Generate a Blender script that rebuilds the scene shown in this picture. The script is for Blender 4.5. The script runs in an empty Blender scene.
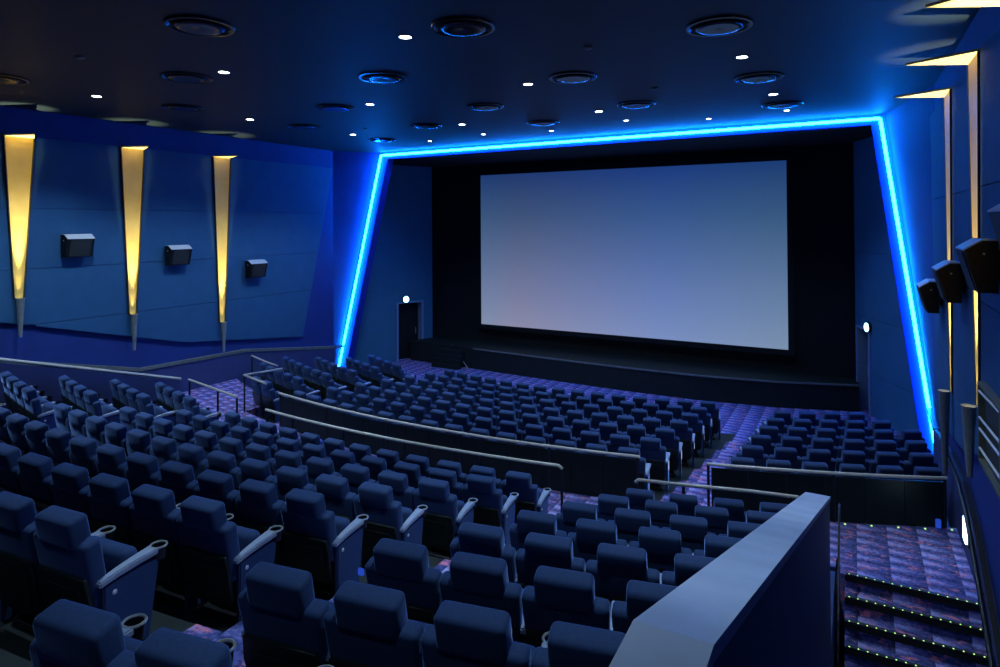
import bpy, bmesh, math, random
from mathutils import Vector, Matrix
random.seed(7)
PI = math.pi
col = bpy.context.scene.collection
sc = bpy.context.scene
sc.view_settings.view_transform = 'Standard'
sc.view_settings.look = 'None'
sc.view_settings.gamma = 1
sc.view_settings.use_curve_mapping = False
sc.view_settings.exposure = 0.0

XC, YC = -7.36, 31.0          # centre of the curved seat rows
XL, XR = -16.1, 1.39           # side walls
CEIL = 2.62
FZ = -4.55                    # cross aisle floor
RB0, RBD, RBZ = 23.25, 0.955, 0.285     # rear rows: radius of the head line, pitch, rise
RF0, RFD, RFZ = 20.98, 0.962, 0.112     # front rows
F1Z = -4.82

# ------------------------------------------------------------------ materials
def nodes(name):
    m = bpy.data.materials.new(name); m.use_nodes = True
    nt = m.node_tree; b = nt.nodes['Principled BSDF']
    return m, nt, b
def setin(b, k, v):
    if k in b.inputs: b.inputs[k].default_value = v
def noise_mat(name, c1, c2, scale=8, rough=.8, metal=0, bump=0, spec=.5, sheen=0, detail=3, sheen_tint=None):
    m, nt, b = nodes(name)
    tc = nt.nodes.new('ShaderNodeTexCoord'); n = nt.nodes.new('ShaderNodeTexNoise')
    n.inputs['Scale'].default_value = scale; n.inputs['Detail'].default_value = detail
    nt.links.new(tc.outputs['Object'], n.inputs['Vector'])
    r = nt.nodes.new('ShaderNodeValToRGB')
    r.color_ramp.elements[0].position = .3; r.color_ramp.elements[1].position = .7
    r.color_ramp.elements[0].color = (*c1, 1); r.color_ramp.elements[1].color = (*c2, 1)
    nt.links.new(n.outputs['Fac'], r.inputs['Fac']); nt.links.new(r.outputs['Color'], b.inputs['Base Color'])
    setin(b, 'Roughness', rough); setin(b, 'Metallic', metal); setin(b, 'Specular IOR Level', spec)
    if sheen:
        setin(b, 'Sheen Weight', sheen); setin(b, 'Sheen Roughness', .3)
        if sheen_tint: setin(b, 'Sheen Tint', (*sheen_tint, 1))
    if bump:
        bp = nt.nodes.new('ShaderNodeBump'); bp.inputs['Strength'].default_value = bump
        bp.inputs['Distance'].default_value = .01
        nt.links.new(n.outputs['Fac'], bp.inputs['Height']); nt.links.new(bp.outputs['Normal'], b.inputs['Normal'])
    return m
def emit(name, c, s):
    m = bpy.data.materials.new(name); m.use_nodes = True; nt = m.node_tree; nt.nodes.clear()
    e = nt.nodes.new('ShaderNodeEmission'); e.inputs[0].default_value = (*c, 1); e.inputs[1].default_value = s
    o = nt.nodes.new('ShaderNodeOutputMaterial'); nt.links.new(e.outputs[0], o.inputs[0]); return m
M = {}
M['velvet'] = noise_mat('navy velvet', (.022, .05, .135), (.028, .062, .16), 60, .85, bump=.15, spec=.25, sheen=1.0, sheen_tint=(.3, .5, 1))
M['shell'] = noise_mat('dark seat shell', (.008, .017, .018), (.013, .024, .024), 20, .38, spec=.5)
M['pad'] = noise_mat('grey armrest pad', (.26, .33, .46), (.32, .4, .54), 40, .45)
M['ring'] = noise_mat('cup ring', (.45, .5, .5), (.55, .6, .58), 40, .3, metal=.6)
M['blackplastic'] = noise_mat('black plastic', (.006, .008, .011), (.01, .012, .016), 30, .45)
M['badge'] = noise_mat('badge metal', (.6, .65, .7), (.8, .85, .9), 30, .3, metal=.3)
M['wall'] = noise_mat('deep blue wall', (.009, .036, .23), (.011, .042, .26), 1.5, .7, detail=2)
M['panel'] = noise_mat('blue fabric wall panel', (.016, .10, .24), (.02, .115, .27), 2.5, .8, bump=.05)
M['dado'] = noise_mat('slate blue dado', (.036, .052, .18), (.044, .06, .2), 3, .7)
M['teal'] = noise_mat('teal side wall', (.04, .17, .29), (.05, .195, .33), 1.5, .75)
M['frame'] = noise_mat('royal blue portal frame', (.008, .03, .4), (.01, .035, .45), 3, .6)
M['ceil'] = noise_mat('dark ceiling', (.012, .03, .042), (.014, .034, .048), 1.2, .6, spec=.3)
M['black'] = noise_mat('matt black masking', (.003, .006, .007), (.005, .009, .01), 2, .9)
M['stage'] = noise_mat('black stage', (.004, .009, .006), (.008, .014, .01), 4, .7)
M['vinyl'] = noise_mat('dark floor', (.008, .014, .016), (.02, .03, .032), 5, .5)
M['rail'] = noise_mat('pale metal handrail', (.5, .5, .46), (.6, .6, .54), 30, .4, metal=.15)
M['smoked'] = noise_mat('dark smoked panel', (.006, .013, .013), (.009, .018, .017), 6, .4, spec=.2)
M['darkmetal'] = noise_mat('dark metal post', (.015, .018, .025), (.025, .03, .04), 30, .4, metal=.5)
M['olive'] = noise_mat('olive cap rail', (.13, .15, .14), (.18, .2, .18), 12, .5)
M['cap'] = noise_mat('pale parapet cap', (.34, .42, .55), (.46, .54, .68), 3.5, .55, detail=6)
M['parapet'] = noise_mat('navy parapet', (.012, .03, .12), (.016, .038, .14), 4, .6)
M['sconce'] = noise_mat('amber sconce panel', (.82, .58, .13), (.9, .66, .17), 3, .6)
M['sconcecap'] = noise_mat('cream sconce cap', (.95, .78, .3), (1, .85, .36), 5, .6)
M['sconce_edge'] = noise_mat('dark sconce edge', (.03, .03, .02), (.05, .045, .03), 10, .5)
M['cone'] = noise_mat('grey sconce cone', (.22, .25, .25), (.3, .33, .32), 15, .4)
M['spk'] = noise_mat('black speaker', (.004, .006, .009), (.007, .009, .012), 25, .6, spec=.3)
M['spktop'] = noise_mat('grey speaker top', (.5, .55, .6), (.58, .63, .68), 25, .5)
M['grille'] = noise_mat('speaker grille', (.02, .025, .025), (.035, .04, .04), 90, .7, bump=.3)
M['ringdark'] = noise_mat('ceiling vent ring', (.02, .02, .03), (.03, .03, .045), 20, .22, metal=.9)
M['led'] = emit('blue cove light', (.004, .2, 1.0), 85)
M['down'] = emit('white downlight', (.85, .95, 1), 22)
M['exit'] = emit('exit lamp', (.35, .85, 1), 7)
M['foot'] = emit('footlight lens', (.55, .8, 1), 6)
M['nose'] = emit('green nosing light', (.45, .85, .25), 1.6)
M['aisle'] = emit('aisle light', (.45, .6, 1), .9)
M['bluelamp'] = emit('blue step lamp', (.02, .07, .55), .8)
M['bluecloth'] = noise_mat('bright blue plastic', (.01, .05, .6), (.02, .09, .8), 20, .4)
M['crumb'] = noise_mat('popcorn', (.5, .5, .45), (.8, .8, .75), 60, .7)
M['rack'] = noise_mat('olive rack', (.09, .1, .07), (.13, .14, .1), 20, .6)
M['whitebar'] = noise_mat('white rack bar', (.6, .62, .6), (.75, .77, .75), 20, .5)

def carpet_mat():
    m, nt, b = nodes('patterned carpet'); L = nt.links.new; N = nt.nodes.new
    tc = N('ShaderNodeTexCoord'); sep = N('ShaderNodeSeparateXYZ'); L(tc.outputs['Object'], sep.inputs[0])
    def mth(op, a, bb=None, clamp=False):
        n = N('ShaderNodeMath'); n.operation = op; n.use_clamp = clamp
        for i, v in enumerate((a, bb)):
            if v is None: continue
            if isinstance(v, (int, float)): n.inputs[i].default_value = v
            else: L(v, n.inputs[i])
        return n.outputs[0]
    xs = mth('MULTIPLY', sep.outputs[0], 2.6); fx = mth('FRACT', xs); ix = mth('FLOOR', xs)
    off = mth('MULTIPLY', mth('MODULO', ix, 2), .5)
    ys = mth('ADD', mth('MULTIPLY', sep.outputs[1], 4.2), off); fy = mth('FRACT', ys); iy = mth('FLOOR', ys)
    g = mth('MULTIPLY', mth('SUBTRACT', 1, fx), mth('SUBTRACT', 1, mth('ABSOLUTE', mth('SUBTRACT', mth('MULTIPLY', fy, 2), 1))))
    g = mth('POWER', mth('MULTIPLY', g, 1.25, True), .8)
    n1 = N('ShaderNodeTexNoise'); n1.inputs['Scale'].default_value = 26; n1.inputs['Detail'].default_value = 5
    L(tc.outputs['Object'], n1.inputs['Vector'])
    r = N('ShaderNodeValToRGB'); e = r.color_ramp.elements
    e[0].position = .25; e[0].color = (.03, .045, .14, 1); e[1].position = .75; e[1].color = (.42, .42, .85, 1)
    x = e.new(.5); x.color = (.12, .14, .44, 1)
    mixn = mth('ADD', mth('MULTIPLY', g, .42), mth('MULTIPLY', n1.outputs['Fac'], .62)); L(mixn, r.inputs['Fac'])
    n2 = N('ShaderNodeTexNoise'); n2.inputs['Scale'].default_value = 5.5; n2.inputs['Detail'].default_value = 6
    n2.inputs['Roughness'].default_value = .75
    mp = N('ShaderNodeMapping'); mp.inputs['Scale'].default_value = (1, 2.2, 1); L(tc.outputs['Object'], mp.inputs[0]); L(mp.outputs[0], n2.inputs['Vector'])
    r2 = N('ShaderNodeValToRGB'); r2.color_ramp.elements[0].position = .54; r2.color_ramp.elements[1].position = .63
    L(n2.outputs['Fac'], r2.inputs['Fac'])
    mx = N('ShaderNodeMix'); mx.data_type = 'RGBA'; L(r2.outputs['Color'], mx.inputs['Factor'])
    L(r.outputs['Color'], mx.inputs['A']); mx.inputs['B'].default_value = (.8, .26, .38, 1)
    L(mx.outputs['Result'], b.inputs['Base Color']); setin(b, 'Roughness', .95); setin(b, 'Specular IOR Level', .15)
    return m
M['carpet'] = carpet_mat()
M['doorframe'] = noise_mat('pale blue door frame', (.2, .3, .45), (.25, .35, .5), 10, .5)

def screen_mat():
    # light falling on the blank screen, painted in as a blue to warm grey emission
    m, nt, b = nodes('cinema screen painted light'); L = nt.links.new; N = nt.nodes.new
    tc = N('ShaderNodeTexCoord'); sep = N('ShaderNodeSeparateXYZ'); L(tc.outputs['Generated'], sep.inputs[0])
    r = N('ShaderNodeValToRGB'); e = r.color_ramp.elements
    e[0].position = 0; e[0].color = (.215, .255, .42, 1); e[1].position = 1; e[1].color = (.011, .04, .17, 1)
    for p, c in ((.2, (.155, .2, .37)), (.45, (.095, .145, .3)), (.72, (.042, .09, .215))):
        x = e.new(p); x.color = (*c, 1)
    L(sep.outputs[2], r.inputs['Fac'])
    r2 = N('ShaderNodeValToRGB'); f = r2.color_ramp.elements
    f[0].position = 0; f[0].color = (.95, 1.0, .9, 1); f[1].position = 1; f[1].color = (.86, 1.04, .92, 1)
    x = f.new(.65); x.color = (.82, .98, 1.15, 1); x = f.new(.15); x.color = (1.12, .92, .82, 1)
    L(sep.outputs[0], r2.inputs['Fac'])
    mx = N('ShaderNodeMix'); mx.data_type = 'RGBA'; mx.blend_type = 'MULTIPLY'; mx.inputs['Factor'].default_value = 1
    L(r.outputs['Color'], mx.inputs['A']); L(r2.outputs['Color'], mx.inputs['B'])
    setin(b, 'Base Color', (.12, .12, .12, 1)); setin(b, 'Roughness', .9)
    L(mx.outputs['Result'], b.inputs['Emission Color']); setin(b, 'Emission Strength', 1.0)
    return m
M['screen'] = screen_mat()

# ------------------------------------------------------------------ mesh helpers
def finish(name, bm, mat, parent=None, smooth=False, loc=None):
    bmesh.ops.recalc_face_normals(bm, faces=bm.faces[:])
    me = bpy.data.meshes.new(name); bm.to_mesh(me); bm.free()
    if smooth:
        me.polygons.foreach_set('use_smooth', [True] * len(me.polygons))
        try: me.set_sharp_from_angle(angle=math.radians(40))
        except Exception: pass
    me.materials.append(M[mat] if isinstance(mat, str) else mat)
    o = bpy.data.objects.new(name, me); col.objects.link(o)
    if parent: o.parent = parent
    if loc is not None: o.location = loc
    return o
def tag(o, label=None, cat=None, group=None, kind=None):
    if label: o['label'] = label
    if cat: o['category'] = cat
    if group: o['group'] = group
    if kind: o['kind'] = kind
    return o
def empty(name, loc, rz=0, **k):
    o = bpy.data.objects.new(name, None); col.objects.link(o); o.location = loc; o.rotation_euler.z = rz
    o.empty_display_size = .1
    return tag(o, **k)
def box(bm, c, s, bev=0, seg=2, mat4=None):
    r = bmesh.ops.create_cube(bm, size=1); v = r['verts']
    for q in v: q.co = Vector((q.co.x * s[0], q.co.y * s[1], q.co.z * s[2]))
    if bev:
        ed = list({e for q in v for e in q.link_edges})
        b = bmesh.ops.bevel(bm, geom=ed, offset=bev, segments=seg, affect='EDGES', profile=.5)
        v = list(set(b['verts']) | {q for q in v if q.is_valid})
    for q in v:
        if mat4: q.co = mat4 @ q.co
        q.co += Vector(c)
    return v
def prism(bm, pts, ext):
    """polygon (list of 3D) extruded by vector ext"""
    a = [bm.verts.new(p) for p in pts]; b = [bm.verts.new(Vector(p) + Vector(ext)) for p in pts]; n = len(pts)
    bm.faces.new(a); bm.faces.new(b[::-1])
    for i in range(n): bm.faces.new((a[i], b[i], b[(i + 1) % n], a[(i + 1) % n]))
def tube(bm, path, r, seg=8, closed=False):
    P = [Vector(p) for p in path]; n = len(P); rings = []
    ref = Vector((0, 0, 1))
    for i, p in enumerate(P):
        if closed: t = P[(i + 1) % n] - P[i - 1]
        else: t = P[min(i + 1, n - 1)] - P[max(i - 1, 0)]
        t.normalize(); u = t.cross(ref)
        if u.length < .05: u = t.cross(Vector((0, 1, 0)))
        u.normalize(); w = u.cross(t)
        rings.append([bm.verts.new(p + r * (math.cos(k * 2 * PI / seg) * u + math.sin(k * 2 * PI / seg) * w)) for k in range(seg)])
    m = n if closed else n - 1
    for i in range(m):
        A, B = rings[i], rings[(i + 1) % n]
        for k in range(seg): bm.faces.new((A[k], A[(k + 1) % seg], B[(k + 1) % seg], B[k]))
    if not closed: bm.faces.new(rings[0]); bm.faces.new(rings[-1][::-1])
def lathe(bm, prof, c=(0, 0, 0), seg=20, cap=True):
    rings = []
    for r, z in prof:
        rings.append([bm.verts.new((c[0] + r * math.cos(k * 2 * PI / seg), c[1] + r * math.sin(k * 2 * PI / seg), c[2] + z)) for k in range(seg)])
    for A, B in zip(rings, rings[1:]):
        for k in range(seg): bm.faces.new((A[k], A[(k + 1) % seg], B[(k + 1) % seg], B[k]))
    if cap: bm.faces.new(rings[0]); bm.faces.new(rings[-1])
def bar(bm, a, b, w, h):
    """rectangular bar from a to b, w sideways, h in z"""
    a, b = Vector(a), Vector(b); d = (b - a).normalized(); u = d.cross(Vector((0, 0, 1)))
    if u.length < .01: u = Vector((1, 0, 0)); 
    u.normalize(); v = u.cross(d)
    q = [a + u * w / 2 * i + v * h / 2 * j for i, j in ((-1, -1), (1, -1), (1, 1), (-1, 1))]
    prism(bm, q, b - a)
def P3(R, s, z):
    a = s / R; return Vector((XC + R * math.sin(a), YC - R * math.cos(a), z))
def angx(R, X): return math.asin(max(-1, min(1, (X - XC) / R)))
def ring(bm, R0, R1, fl, fr, z0, z1, n=28):
    """solid arc sector between radii; fl, fr give the end angles at a radius"""
    cols = []
    for i in range(n + 1):
        t = i / n; c = []
        for R in (R0, R1):
            a = fl(R) * (1 - t) + fr(R) * t
            for z in (z0, z1): c.append(bm.verts.new((XC + R * math.sin(a), YC - R * math.cos(a), z)))
        cols.append(c)
    for A, B in zip(cols, cols[1:]):
        bm.faces.new((A[1], B[1], B[3], A[3])); bm.faces.new((A[0], A[2], B[2], B[0]))
        bm.faces.new((A[0], B[0], B[1], A[1])); bm.faces.new((A[2], A[3], B[3], B[2]))
    for c in (cols[0], cols[-1]): bm.faces.new((c[0], c[1], c[3], c[2]))
def quadgrid(bm, a, b, c, d, n=8, m=8):
    """ruled surface a-b (bottom) to d-c (top)"""
    a, b, c, d = map(Vector, (a, b, c, d)); g = []
    for j in range(m + 1):
        v = j / m; l = a.lerp(d, v); r = b.lerp(c, v); g.append([bm.verts.new(l.lerp(r, i / n)) for i in range(n + 1)])
    for j in range(m):
        for i in range(n): bm.faces.new((g[j][i], g[j][i + 1], g[j + 1][i + 1], g[j + 1][i]))

# ------------------------------------------------------------------ camera
ca = dict(f=629.7, yaw=.511, pitch=.010, roll=.006, cy=217.3)
fw = Vector((-math.sin(ca['yaw']) * math.cos(ca['pitch']), math.cos(ca['yaw']) * math.cos(ca['pitch']), math.sin(ca['pitch'])))
r0 = Vector((math.cos(ca['yaw']), math.sin(ca['yaw']), 0)); d0 = fw.cross(r0)
rr = math.cos(ca['roll']) * r0 + math.sin(ca['roll']) * d0; dd = -math.sin(ca['roll']) * r0 + math.cos(ca['roll']) * d0
cam = bpy.data.objects.new('camera', bpy.data.cameras.new('camera')); col.objects.link(cam)
mw = Matrix.Identity(4)
for i, v in enumerate((rr, -dd, -fw)):
    for j in range(3): mw[j][i] = v[j]
cam.matrix_world = mw
cam.data.sensor_width = 36; cam.data.lens = 36 * ca['f'] / 1000; cam.data.shift_y = (ca['cy'] - 333.5) / 1000
cam.data.clip_start = .05; cam.data.clip_end = 200
sc.camera = cam
def proj(p):
    p = Vector(p); w = p.dot(fw); return 500 + ca['f'] * p.dot(rr) / w, ca['cy'] + ca['f'] * p.dot(dd) / w, w

# ------------------------------------------------------------------ room shell
def struct(name, bm, mat, parent=None, smooth=False):
    o = finish(name, bm, mat, parent, smooth)
    if not parent: o['kind'] = 'structure'
    return o
fL = lambda R: angx(R, XL + .02); fR = lambda R: angx(R, XR - .02)
# front sloping floor: one shallow terrace per row
bm = bmesh.new()
box(bm, ((XL + XR) / 2, 14, -5.8), (22, 18, .6))
struct('floor_front', bm, 'vinyl')
bm = bmesh.new()
for k in range(7):
    Rk = RF0 - RFD * k
    ring(bm, Rk - .70, Rk + .262 if k else 21.38, fL, fR, -5.7, F1Z - RFZ * k)
struct('floor_front_terraces', bm, 'vinyl')
# carpet in front of the screen, front aisles
bm = bmesh.new(); ring(bm, 8.5, 14.5, lambda R: angx(R, -17.2) if R > 10 else -1.4, lambda R: angx(R, 1.7) if R > 10 else 1.2, -5.52, -5.492, 40)
struct('floor_carpet_front', bm, 'carpet')
bm = bmesh.new()
for k in range(7):
    Rk = RF0 - RFD * k; z = F1Z - RFZ * k
    a, b = Rk - .70, (Rk + .262 if k else 21.38)
    ring(bm, a, b, lambda R: angx(R, -2.96 + .04 * k), lambda R: angx(R, -1.9), z - .05, z + .006, 4)
    ring(bm, a, b, lambda R: -4.97 / R, lambda R: -4.1 / R, z - .05, z + .006, 4)
struct('floor_carpet_front_aisles', bm, 'carpet')
# cross aisle
bm = bmesh.new()
ring(bm, 21.36, 22.72, fL, lambda R: angx(R, XR - .02), -5.7, FZ, 40)
box(bm, ((-.25 + XR) / 2, 9.95, -5.1), (XR + .25 - .02, 1.3, 1.1 - .004))
ring(bm, 20.42, 21.36, fL, lambda R: -5.72 / R, -5.7, FZ, 6)
struct('floor_cross_aisle', bm, 'carpet')
# rear terraces
NR = 13
bm = bmesh.new(); fRr = lambda R: angx(R, -.46)
for k in range(NR):
    Rk = RB0 + RBD * k
    ring(bm, (Rk - .66) if k else 22.7, Rk + .296, fL, fRr, -5.7, FZ + RBZ * k)
struct('floor_rear_terraces', bm, 'vinyl')
bm = bmesh.new()
for k in range(NR):
    Rk = RB0 + RBD * k; z = FZ + RBZ * k; sh = .055 * k
    for l, r in ((3.56 - sh * .9, 4.5 - sh), (-4.28, -3.35)):
        ring(bm, (Rk - .66) if k else 22.7, Rk + .296, lambda R: l / R, lambda R: r / R, z - .05, z + .006, 4)
        ring(bm, Rk - .18, Rk + .30, lambda R: l / R, lambda R: r / R, z, z + RBZ / 2, 4)
struct('floor_carpet_rear_aisles', bm, 'carpet')
# ceiling
bm = bmesh.new(); box(bm, (-7.4, 9.0, CEIL + .1), (20.5, 27.5, .2)); struct('ceiling', bm, 'ceil')
# back wall behind the camera and rear
bm = bmesh.new(); box(bm, (-7.4, -4.1, -1.5), (20, .2, 9)); struct('wall_back', bm, 'wall')
# side walls (deep blue) behind the panels
def side_wall(sgn):
    X = XL if sgn < 0 else XR
    bm = bmesh.new(); cr = 16.6 if sgn < 0 else 14.6
    quadgrid(bm, (X, -4, -7.5), (X, cr, -7.5), (X, cr, CEIL), (X, -4, CEIL), 4, 4)
    if sgn < 0: b, t = (-17.05, 17.7, -5.6), (-15.1, 18.0, CEIL)
    else: b, t = (1.78, 18.0, -5.6), (.71, 18.0, CEIL)
    quadgrid(bm, (X, cr, -5.6), b, t, (X, cr, CEIL), 12, 12)
    o = struct('wall_left' if sgn < 0 else 'wall_right', bm, 'wall')
    return o
side_wall(-1); side_wall(1)
# raised fabric panels with seams, stepped lower edge
def zb(y):
    pts = [(-4, .76), (6.55, -2.05), (10.85, -3.2), (15.4, -3.75)]
    for (a, za), (b, zz) in zip(pts, pts[1:]):
        if y <= b: return za + (zz - za) * (y - a) / (b - a)
    return -3.75
def wall_panel(sgn):
    X = XL if sgn < 0 else XR; inn = -sgn
    YE = 15.1 if sgn < 0 else 14.0
    yr = lambda z: (15.1 + (z + 3.75) / 5.7 * 1.4) if sgn < 0 else (14.0 + (z + 3.75) / 5.7 * .5)
    bm = bmesh.new(); g = .006
    seams = [(2.0, 2.0), (.4, .4), (-.95, -.95), (-2.2, -2.2), (-9, -9)]
    ys = [-3.9, 0, 2, 4, 6.55, 8.7, 10.85, 13.1, 15.4]
    for (zt, _), (zl, _) in zip(seams, seams[1:]):
        top = zt - g; low = zl + g
        ptsu, ptsl = [], []
        # find y-start where panel bottom is below top
        cand = [y / 20 for y in range(-78, int(YE * 20))]
        okk = [y for y in cand if zb(y) < top - .02]
        if not okk: continue
        y0 = okk[0]; pass
        lower = [(y, max(low, zb(y))) for y in [y0] + [y for y in cand if y > y0 and y < YE and abs(y * 20 % 5) < 1e-6] + [YE]]
        if low > zb(YE): lower[-1] = (yr(low), low)
        poly = [(y0, top)] + lower + [(yr(top), top)]
        cl = []
        for q in poly:
            if not cl or (abs(q[0] - cl[-1][0]) + abs(q[1] - cl[-1][1])) > 1e-4: cl.append(q)
        prism(bm, [(X + inn * .012, y, z) for y, z in cl], (inn * .075, 0, 0))
    o = struct('wall_left_panel' if sgn < 0 else 'wall_right_panel', bm, 'panel'); return o
wall_panel(-1); wall_panel(1)
# dado with cap rail
def dado_top(y, sgn=-1):
    pts = [(-4, -12.9), (6, -6.27), (8.69, -4.62), (9.66, -4.06), (10.1, -3.87), (10.9, -3.68), (12.2, -3.68), (14.6, -4.0), (18, -4.5)] if sgn > 0 else [(-4, .35), (2, -1.75), (9.63, -3.74), (12.84, -3.82), (16.9, -4.42), (18, -4.55)]
    for (a, za), (b, zz) in zip(pts, pts[1:]):
        if y <= b: return za + (zz - za) * (y - a) / (b - a)
    return -4.55
for sgn in (-1, 1):
    X = XL if sgn < 0 else XR; inn = -sgn; ye = 16.55 if sgn < 0 else 14.55
    ys = [-3.9, 2, 6, 9.63, 11, 12.84, 15, ye] if sgn < 0 else [6, 8.69, 9.66, 10.1, 10.9, 12.2, ye]
    D = lambda y: dado_top(y, sgn)
    bm = bmesh.new()
    prism(bm, [(X + inn * .01, y, D(y)) for y in ys] + [(X + inn * .01, ye, -5.6), (X + inn * .01, ys[0], -7.4)], (inn * .09, 0, 0))
    struct('wall_left_dado' if sgn < 0 else 'wall_right_dado', bm, 'dado')
    bm = bmesh.new(); hh = .08 if sgn < 0 else .03
    for a, b in zip(ys, ys[1:]):
        bar(bm, (X + inn * .06, a, D(a) + hh / 2), (X + inn * .06, b, D(b) + hh / 2), .13 if sgn < 0 else .06, hh)
    if sgn < 0: bar(bm, (X + inn * .06, ye, D(ye) + hh / 2), (-16.62, 17.6, -4.52), .13, hh)
    else: bar(bm, (X + inn * .06, ye, D(ye) + hh / 2), (1.52, 17.8, -4.4), .10, .05)
    struct('trim_1' if sgn < 0 else 'trim_2', bm, 'olive' if sgn < 0 else 'darkmetal')
# walls beyond the portal
def beyond(sgn):
    k = .444
    if sgn < 0: far = Vector((-15.3, 21.5, 0)); near = Vector((-15.3 - k * 3.9, 17.6, 0)); dr = (20.0, 21.05)
    else: far = Vector((.03, 21.5, 0)); near = Vector((.03 + k * 3.45, 18.05, 0)); dr = (20.7, 21.38)
    def at(y, z): 
        t = (y - near.y) / (far.y - near.y); q = near.lerp(far, t); return Vector((q.x, q.y, z))
    out = Vector((sgn * .12, 0.05, 0))
    ztop = CEIL; zd = -3.2 if sgn < 0 else -3.12
    bm = bmesh.new(); g = .01
    zs = [-5.6, -4.3, -2.75, -.9, 1.0, ztop]
    for a, b in zip(zs, zs[1:]):
        for (ya, yb2) in ((near.y, dr[0]), (dr[0], dr[1]), (dr[1], far.y)):
            lo, hi = a + g / 2, b - g / 2
            if ya == dr[0]:
                lo = max(lo, zd)
                if lo >= hi - .01: continue
            prism(bm, [at(ya, lo), at(yb2, lo), at(yb2, hi), at(ya, hi)], out)
    prism(bm, [at(near.y, -5.6) + out * .9, at(dr[0], -5.6) + out * .9, at(dr[0], ztop) + out * .9, at(near.y, ztop) + out * .9], out * .5)
    prism(bm, [at(dr[1], -5.6) + out * .9, at(far.y, -5.6) + out * .9, at(far.y, ztop) + out * .9, at(dr[1], ztop) + out * .9], out * .5)
    prism(bm, [at(dr[0], zd) + out * .9, at(dr[1], zd) + out * .9, at(dr[1], ztop) + out * .9, at(dr[0], ztop) + out * .9], out * .5)
    struct('wall_stage_left' if sgn < 0 else 'wall_stage_right', bm, 'teal')
    # door: frame + dark leaf set back
    e = empty('door_1' if sgn < 0 else 'door_2', at((dr[0] + dr[1]) / 2, -5.49)); e['kind'] = 'structure'
    def child(name, bm, mat):
        o = finish(name, bm, mat, e); o.matrix_parent_inverse = Matrix.Translation(-e.location); return o
    d = (at(dr[1], 0) - at(dr[0], 0)).normalized(); nin = Vector((d.y, -d.x, 0)) if sgn < 0 else Vector((-d.y, d.x, 0))
    if nin.x * sgn > 0: nin = -nin
    bm = bmesh.new()
    for y in dr: 
        p = at(y, -5.49); prism(bm, [p + nin * .04 - d * .045, p + nin * .04 + d * .045, p - nin * .3 + d * .045, p - nin * .3 - d * .045], (0, 0, 5.49 + zd + .05))
    p, q = at(dr[0], zd), at(dr[1], zd)
    prism(bm, [p + nin * .04, q + nin * .04, q - nin * .3, p - nin * .3], (0, 0, .07))
    child('door_frame', bm, 'doorframe')
    bm = bmesh.new(); p, q = at(dr[0], -5.49) - nin * .28, at(dr[1], -5.49) - nin * .28
    prism(bm, [p, q, q - nin * .05, p - nin * .05], (0, 0, 5.49 + zd + .02)); child('door_leaf', bm, 'black')
    bm = bmesh.new(); p = at(dr[0], -4.5).lerp(at(dr[1], -4.5), .85) - nin * .24
    tube(bm, [p, p + Vector((0, 0, .25))], .018); child('door_handle', bm, 'rail')
    # round exit lamp above the door
    ym = dr[0] + (.33 if sgn < 0 else .0) ; c0 = at(ym, zd + (.17 if sgn < 0 else .12)) + nin * .02
    t = empty('exit_lamp', c0, label=('round glowing exit lamp above the open doorway left of the screen' if sgn < 0 else 'round glowing exit lamp above the doorway right of the screen'), cat='exit sign', group='exit lamps')
    rot = Vector((0, 0, 1)).rotation_difference(nin).to_matrix().to_4x4()
    bm = bmesh.new(); lathe(bm, [(.15, 0), (.15, .06), (.13, .07)], seg=24); bm.transform(rot); finish('lamp_housing', bm, 'darkmetal', t)
    bm = bmesh.new(); lathe(bm, [(.125, .06), (.12, .085), (.06, .1), (.001, .102)], seg=24); bm.transform(rot); finish('lamp_lens', bm, 'exit', t, True)
beyond(-1); beyond(1)
# black wall around the screen, stage house ceiling
bm = bmesh.new(); box(bm, (-7.6, 21.85, -1.5), (17.2, .2, 8.4)); struct('wall_screen', bm, 'black')
bm = bmesh.new(); box(bm, (-7.5, 20.0, 2.42), (17.4, 3.6, .1)); struct('ceiling_stage', bm, 'black')
# stage
pts = [(-15.7, 20.5), (-12.6, 20.35), (-9, 20.1), (-6.5, 19.98), (-4.15, 20.0), (-2, 20.3), (.1, 20.95), (.1, 21.75), (-15.4, 21.75)]
bm = bmesh.new(); prism(bm, [(x, y, -5.5) for x, y in pts], (0, 0, .78))
o = struct('floor_stage', bm, 'stage')
bm = bmesh.new(); q = pts[1:7]
for a, b in zip(q, q[1:]): bar(bm, (a[0], a[1] - .01, -4.735), (b[0], b[1] - .01, -4.735), .05, .05)
struct('trim_3', bm, 'olive')
M['stagenose'] = M['stage']
t = empty('stage_steps', (-13.6, 20.1, -5.49), label='small black steps up to the stage near the left doorway', cat='steps')
for i in range(4):
    bm = bmesh.new(); box(bm, (0, -.1 + .12 * i, .08 + .16 * i), (1.2, .26, .16)); finish('step', bm, 'stage', t)
bm = bmesh.new(); tube(bm, [(-.1, .42, .79), (.85, .1, .02)], .014); finish('edge_trim', bm, 'rail', t)

# screen
t = empty('cinema_screen', (-7.36, 21.5, -3.98), label='large blank rectangular cinema screen with painted blue grey glow on the black wall', cat='screen')
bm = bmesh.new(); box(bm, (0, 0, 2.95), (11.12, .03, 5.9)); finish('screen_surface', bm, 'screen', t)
bm = bmesh.new()
for c, s in (((0, .02, -.09), (11.5, .1, .18)), ((0, .02, 5.99), (11.5, .1, .18)), ((-5.66, .02, 2.95), (.18, .1, 5.9)), ((5.66, .02, 2.95), (.18, .1, 5.9))):
    box(bm, c, s, .01)
finish('screen_masking', bm, 'black', t)

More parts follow.
